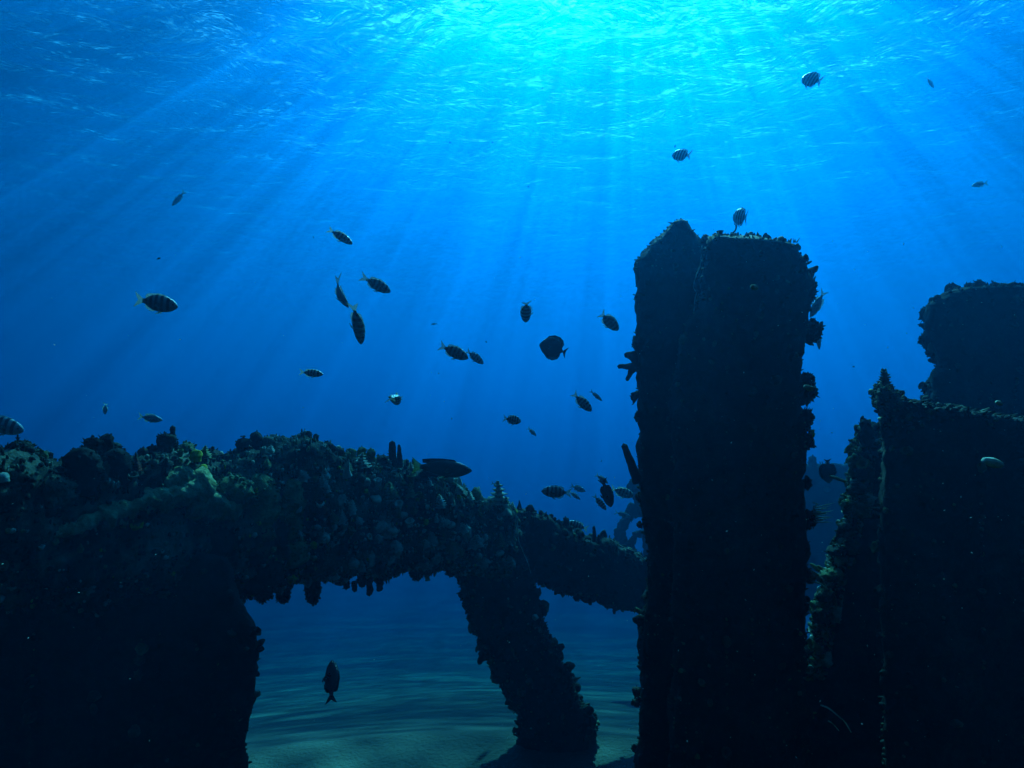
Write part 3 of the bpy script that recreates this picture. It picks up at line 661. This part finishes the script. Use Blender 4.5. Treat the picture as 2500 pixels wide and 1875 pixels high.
SP['tang'] = dict(prof=[(.5, -.02, -.06, .006), (.47, .05, -.11, .03), (.41, .16, -.18, .05), (.3, .29, -.28, .065), (.12, .36, -.35, .07), (-.06, .33, -.33, .06), (-.2, .22, -.22, .04), (-.29, .09, -.09, .022), (-.34, .045, -.045, .012), (-.38, .045, -.045, .008)],
    dorsal=[(.36, .22), (.28, .36), (.1, .455), (-.1, .45), (-.24, .37), (-.31, .24), (-.29, .09), (-.1, .26), (.15, .3)], anal=[(.26, -.3), (.1, -.42), (-.1, -.43), (-.25, -.33), (-.3, -.2), (-.28, -.08), (-.05, -.28)],
    tail=[(-.36, .035), (-.42, .13), (-.5, .21), (-.46, .08), (-.45, 0), (-.46, -.08), (-.5, -.21), (-.42, -.13), (-.36, -.035)])
SP['parrot'] = dict(prof=[(.5, .0, -.016, .006), (.47, .03, -.045, .022), (.4, .07, -.085, .045), (.28, .115, -.13, .06), (.12, .135, -.145, .06), (-.05, .13, -.125, .05), (-.2, .09, -.08, .033), (-.3, .05, -.045, .018), (-.36, .045, -.04, .01)],
    dorsal=[(.25, .11), (.2, .15), (0, .16), (-.2, .15), (-.33, .13), (-.32, .07), (-.2, .07), (.05, .11)], anal=[(0, -.12), (-.08, -.16), (-.28, -.13), (-.3, -.07), (-.1, -.1)],
    tail=[(-.34, .04), (-.42, .09), (-.5, .15), (-.47, .05), (-.46, 0), (-.47, -.05), (-.5, -.14), (-.42, -.08), (-.34, -.035)])
SKIN = {'sergeant': 'sergeant', 'chromis': 'chromis', 'tang': 'tang', 'parrot': 'parrot', 'black': 'black'}
FINM = {'sergeant': 'fin', 'chromis': 'fin', 'tang': 'fin_dark', 'parrot': 'fin_yellow', 'black': 'fin_dark'}
FM = {}
def fish_meshes(kind, bend):
    key = (kind, round(bend, 2))
    if key in FM: return FM[key]
    s = SP['sergeant' if kind == 'black' else kind]
    def bd(p):
        p = Vector(p); t = max(0, .12 - p.x); p.y += bend * t * t * 2.2; return p
    out = []
    prof = smooth_prof(s['prof'])
    def add(nm, v, f, mk):
        me = mesh(nm, [bd(p) for p in v], f); me.materials.append(M[mk]); me.polygons.foreach_set('use_smooth', [nm in ('body', 'eye')] * len(me.polygons)); out.append((nm, me))
    v, f = body_mesh(prof, bend); add('body', v, f, SKIN[kind])
    fm = FINM[kind]
    add('dorsal_fin', *plate(s['dorsal'], .005), 'fin_dark' if kind == 'parrot' else fm)
    add('anal_fin', *plate(s['anal'], .005), 'fin_dark' if kind == 'parrot' else fm)
    def spread(p):   # upper and lower lobe flare slightly apart sideways
        return Vector((p.x, p.y + (p.z * .10), p.z))
    add('tail_fin', *plate(s['tail'], .005, spread), fm)
    hw = max(q[3] for q in s['prof']); h = max(q[1] for q in s['prof'])
    for sd_ in (-1, 1):
        def pf(p, sd_=sd_): return Vector((.2 + p.x * .85, sd_ * (hw * .9 + abs(p.x) * .55) + p.y, -.02 + p.z))
        add('pectoral_fin', *plate([(0, .025), (-.08, .05), (-.155, .02), (-.15, -.035), (-.07, -.05), (0, -.02)], .003, pf), fm)
        def vf(p, sd_=sd_): return Vector((.14 + p.x, sd_ * (.018 + abs(p.z + h * .8) * .3) + p.y, p.z))
        add('pelvic_fin', *plate([(.03, -h * .82), (-.04, -h * .85), (-.14, -h * 1.22), (-.05, -h * 1.15)], .003, vf), fm)
        bm = bmesh.new(); bmesh.ops.create_icosphere(bm, subdivisions=2, radius=.021)
        ex = .41; q = min(prof, key=lambda r: abs(r[0] - ex))
        for z in bm.verts: z.co = Vector((z.co.x + ex, z.co.y * .6 + sd_ * q[3] * .93, z.co.z + q[1] * .28))
        add('eye', [z.co.copy() for z in bm.verts], [tuple(a.index for a in fc.verts) for fc in bm.faces], 'eye'); bm.free()
    FM[key] = out; return out
def fish(kind, nose, tail, d, dd=0.0, up=(0, 1, .15), bend=0.0, hs=1.0, label='', cat='fish', name='reef_fish', group='striped fish swimming round the ruins'):
    d = d if d <= 2.4 else 2.4 + (d - 2.4) * 2.3
    N_, T_ = P(*nose, d + dd), P(*tail, d - dd)
    X = (N_ - T_); Ln = X.length; X.normalize()
    U = CM @ Vector(up); U = (U - X * U.dot(X)).normalized(); Y = U.cross(X)
    root = empty(name); root.matrix_world = Matrix.Translation((N_ + T_) / 2) @ Matrix((X, Y, U)).transposed().to_4x4() @ Matrix.Diagonal((Ln, Ln, Ln * hs, 1))
    tag(root, label, cat, group, 'thing')
    for nm, me in fish_meshes(kind, bend):
        o = bpy.data.objects.new(nm, me); sc.collection.objects.link(o); o.parent = root
    return root
S = 'striped_fish'
FI = [
 ('sergeant', (434, 749), (328, 730), 1.45, 0, (.05, 1, .2), .0, 1.0, 'large striped fish swimming right alone at far left of the open water', S),
 ('sergeant', (860, 596), (800, 556), 1.7, .02, (.35, .8, .5), -.15, .8, 'striped fish with lit stripes nosing down right, highest of the upper left cluster', S),
 ('sergeant', (953, 713), (884, 676), 1.7, .03, (.3, 1, .2), .2, .85, 'striped fish with open pale tail, right one of the upper left cluster', S),
 ('chromis', (851, 751), (806, 690), 1.8, .02, (.6, .6, .5), .9, 1.0, 'plain grey fish curved like a comma beside a diving striped fish', 'plain_fish'),
 ('sergeant', (882, 840), (864, 732), 1.5, .05, (1, .1, .35), -.1, .55, 'striped fish diving almost straight down, seen edge on, below the curved grey fish', S),
 ('sergeant', (1284, 786), (1285, 728), 1.75, .06, (-.9, .1, .3), .1, .6, 'narrow fish heading straight down with pale side fins above the round dark fish', S),
 ('sergeant', (1509, 806), (1462, 760), 1.8, .04, (.6, .7, .3), -.1, .75, 'striped fish nosing down right just left of the double column', S),
 ('tang', (1318, 838), (1384, 862), 1.75, 0, (.3, 1, .05), .0, .97, 'round dark disc shaped fish facing left in mid water', 'disc_fish'),
 ('sergeant', (1143, 875), (1072, 843), 1.6, 0, (.25, 1, .35), .0, 1.0, 'striped fish with a pale tail tip, left and nearer of an overlapping pair', S),
 ('sergeant', (1180, 888), (1138, 855), 2.5, 0, (.4, .9, .2), .0, .9, 'duller hazy fish whose tail meets the nose of a striped one', S),
 ('sergeant', (789, 914), (730, 908), 2.0, 0, (0, 1, .1), .0, .8, 'dull dark fish swimming right alone below the upper left cluster', S),
 ('sergeant', (970, 988), (958, 946), 2.2, .06, (-.8, .3, .5), .5, .8, 'small twisting fish with ragged fins alone above the finger sponges', S),
 ('sergeant', (1444, 1004), (1398, 960), 1.8, 0, (.55, .75, .3), .1, .95, 'striped fish with long pointed tail, larger of a pair left of the column', S),
 ('chromis', (1470, 979), (1440, 953), 2.9, 0, (.5, .8, .2), .0, .8, 'small hazy fish above and right of a striped one near the column', 'plain_fish'),
 ('sergeant', (1272, 1029), (1228, 1021), 2.3, 0, (0, 1, .1), .0, 1.25, 'small stubby dark fish below the round disc shaped fish', S),
 ('chromis', (1309, 1064), (1288, 1044), 3.4, .05, (.5, .7, .2), .0, .7, 'tiny slender fish below and right of a stubby dark one', 'plain_fish'),
 ('parrot', (1152, 1148), (1005, 1138), 2.15, 0, (0, 1, .05), .0, 1.0, 'long slate coloured fish with yellow tail gliding behind the crossbeam', 'long_fish'),
 ('sergeant', (1322, 1199), (1396, 1204), 1.95, 0, (.05, 1, .0), .0, 1.0, 'striped fish facing left, nearest of the group below the open water', S),
 ('chromis', (1430, 1200), (1392, 1185), 3.6, 0, (.3, 1, 0), .0, 1.2, 'hazy small fish, upper of two behind the tail of a left facing striped fish', 'plain_fish'),
 ('chromis', (1417, 1220), (1388, 1198), 3.3, 0, (.4, 1, 0), .0, .9, 'hazy small fish, lower of two behind the tail of a left facing striped fish', 'plain_fish'),
 ('black', (1492, 1238), (1470, 1168), 1.8, 0, (.95, .25, .1), .0, .95, 'black fish diving steeply in front of hazier ones beside the column', 'black_fish'),
 ('chromis', (1484, 1180), (1454, 1158), 2.9, 0, (.4, .9, .1), .0, 1.1, 'blurred fish above the black diving one', 'plain_fish'),
 ('sergeant', (1480, 1245), (1449, 1208), 2.7, 0, (.6, .7, .2), .0, .75, 'hazy fish nosing down left of the black diving one', S),
 ('sergeant', (1548, 1212), (1490, 1192), 3.0, 0, (.2, 1, .1), .0, 1.0, 'hazy striped fish with clear bars between black diving fish and column', S),
 ('sergeant', (1383, 1276), (1436, 1292), 3.0, 0, (.35, 1, 0), .0, 1.0, 'dark fish resting among the tube sponges on the second beam', S),
 ('black', (811, 1612), (808, 1718), 1.75, .03, (1, 0, .3), .0, 1.0, 'dark fish pointing straight up in the gap under the crossbeam', 'black_fish'),
 ('sergeant', (1958, 190), (2010, 201), 1.9, .03, (.0, 1, -.3), .1, 1.35, 'deep bodied fish facing left, highest clear one in the bright water at upper right', S),
 ('sergeant', (1641, 378), (1690, 380), 2.3, .03, (.0, 1, -.3), .1, 1.35, 'pale backlit fish facing left above the pointed slab', S),
 ('sergeant', (1790, 528), (1830, 532), 2.1, .05, (.0, 1, -.3), .1, 1.35, 'stubby fish hovering just above the square post', S),
 ('chromis', (2280, 215), (2262, 188), 4.4, 0, (.8, .5, 0), .0, 1.0, 'faint hazy fish in the upper right corner water, slanting down', 'plain_fish'),
 ('chromis', (2372, 454), (2412, 446), 4.2, 0, (0, 1, 0), .0, 1.1, 'faint hazy fish near the right edge above the ragged pillar', 'plain_fish'),
 ('sergeant', (58, 1052), (-58, 1022), 2.3, 0, (.2, 1, 0), .0, .9, 'large dim fish cut off by the left edge above the crossbeam', S),
 ('chromis', (397, 1026), (336, 1016), 3.0, 0, (.1, 1, 0), .0, 1.1, 'dim oval fish above the tallest coral heads of the crossbeam', 'plain_fish'),
 ('chromis', (256, 1012), (258, 984), 3.6, .03, (-1, 0, 0), .0, 1.1, 'small dim fish seen end on above the left coral heads', 'plain_fish'),
 ('chromis', (420, 502), (452, 466), 4.6, 0, (.7, .7, 0), .0, .9, 'very faint fish under the ripples at upper left', 'plain_fish'),
 ('chromis', (1227, 1187), (1199, 1179), 4.0, 0, (.2, 1, 0), .0, 1.1, 'small faint oval fish above the far end of the crossbeam', 'plain_fish'),
 ('chromis', (1978, 775), (2014, 708), 2.5, 0, (.8, .5, 0), .0, 1.0, 'hazy fish half hidden by the right edge of the square post', 'plain_fish'),
 ('chromis', (2000, 854), (1996, 795), 2.8, .03, (1, 0, .2), .0, .6, 'thin hazy fish hanging head down beside the right edge of the post', 'plain_fish'),
 ('tang', (2022, 1180), (2020, 1120), 2.6, 0, (-1, 0, 0), .0, .8, 'dark rounded fish in the gap in front of the far beam', 'disc_fish'),
 ('chromis', (1052, 792), (1068, 790), 4.8, 0, (0, 1, 0), .0, 1.0, 'tiny faint fish above the overlapping pair in mid water', 'plain_fish'),
 ('chromis', (1540, 1262), (1500, 1250), 3.6, 0, (0, 1, 0), .0, 1.0, 'hazy fish low beside the looping cable', 'plain_fish'),
]
for kind, nose, tail, d, dd, up, bend, hs, lab, nm in FI:
    fish(kind, nose, tail, d, dd, up, bend, hs, lab, name=nm, group={S: 'striped fish swimming round the ruins', 'plain_fish': 'plain hazy fish in the background'}.get(nm))

# ---------------------------------------------------------------- drifting specks
def flakes(name, pts, m, kind='stuff'):
    V = []; FF = []
    for p, s in pts:
        b0 = len(V); rot = Quaternion((random.gauss(0, 1), random.gauss(0, 1), random.gauss(0, 1), random.gauss(0, 1))).normalized()
        for q in ((1, 0, 0), (-1, 0, 0), (0, .6, 0), (0, -.6, 0), (0, 0, .4), (0, 0, -.4)):
            V.append(p + rot @ Vector(q) * s * random.uniform(.7, 1.2))
        FF += [(b0 + a, b0 + b, b0 + c) for a, b, c in ((0, 2, 4), (2, 1, 4), (1, 3, 4), (3, 0, 4), (2, 0, 5), (1, 2, 5), (3, 1, 5), (0, 3, 5))]
    o = link(name, mesh(name, V, FF), m, smooth=False); o['kind'] = kind; return o
rng = random.Random(5); pts = []
for k in range(230):
    x = rng.uniform(1500, 2480) if k < 120 else rng.uniform(0, 2500); y = rng.uniform(560, 1850); d = rng.uniform(.25, .7)
    pts.append((P(x, y, d), d / F * rng.choice((1.3, 1.6, 2.0, 3.0))))
flakes('drifting_specks', pts, M['flake'])
pts = [(P(x, y, 1.2), 1.2 / F * s) for x, y, s in [(388, 631, 6), (1099, 347, 4), (1202, 348, 4), (1187, 835, 3), (1071, 911, 4), (1468, 1126, 2.5), (1648, 357, 4), (1025, 421, 3), (1290, 456, 3), (765, 579, 3), (1948, 415, 3), (1410, 450, 2), (1700, 480, 2), (1742, 560, 2), (1324, 215, 2)]]
flakes('dark_specks', pts, M['dark'])
for k, (x, y, w, h, d, lab) in enumerate([(2425, 1130, 24, 13, .34, 'large pale drifting particle close to the lens in front of the right wall block'), (1975, 947, 12, 8, .4, 'pale drifting particle in front of the right edge of the square post'), (1842, 702, 9, 7, .4, 'faint round particle drifting in front of the top of the square post'), (2440, 984, 8, 6, .4, 'small faint particle drifting above the large pale one on the right')]):
    o = stub('drifting_particle', 'pale', (x - w, y - h * .5), (x + w, y + h * .5), h * .5, h * .4, d, rough=.35, bulge=1.0)
    tag(o, lab, 'particle', 'particles drifting near the lens', 'thing')
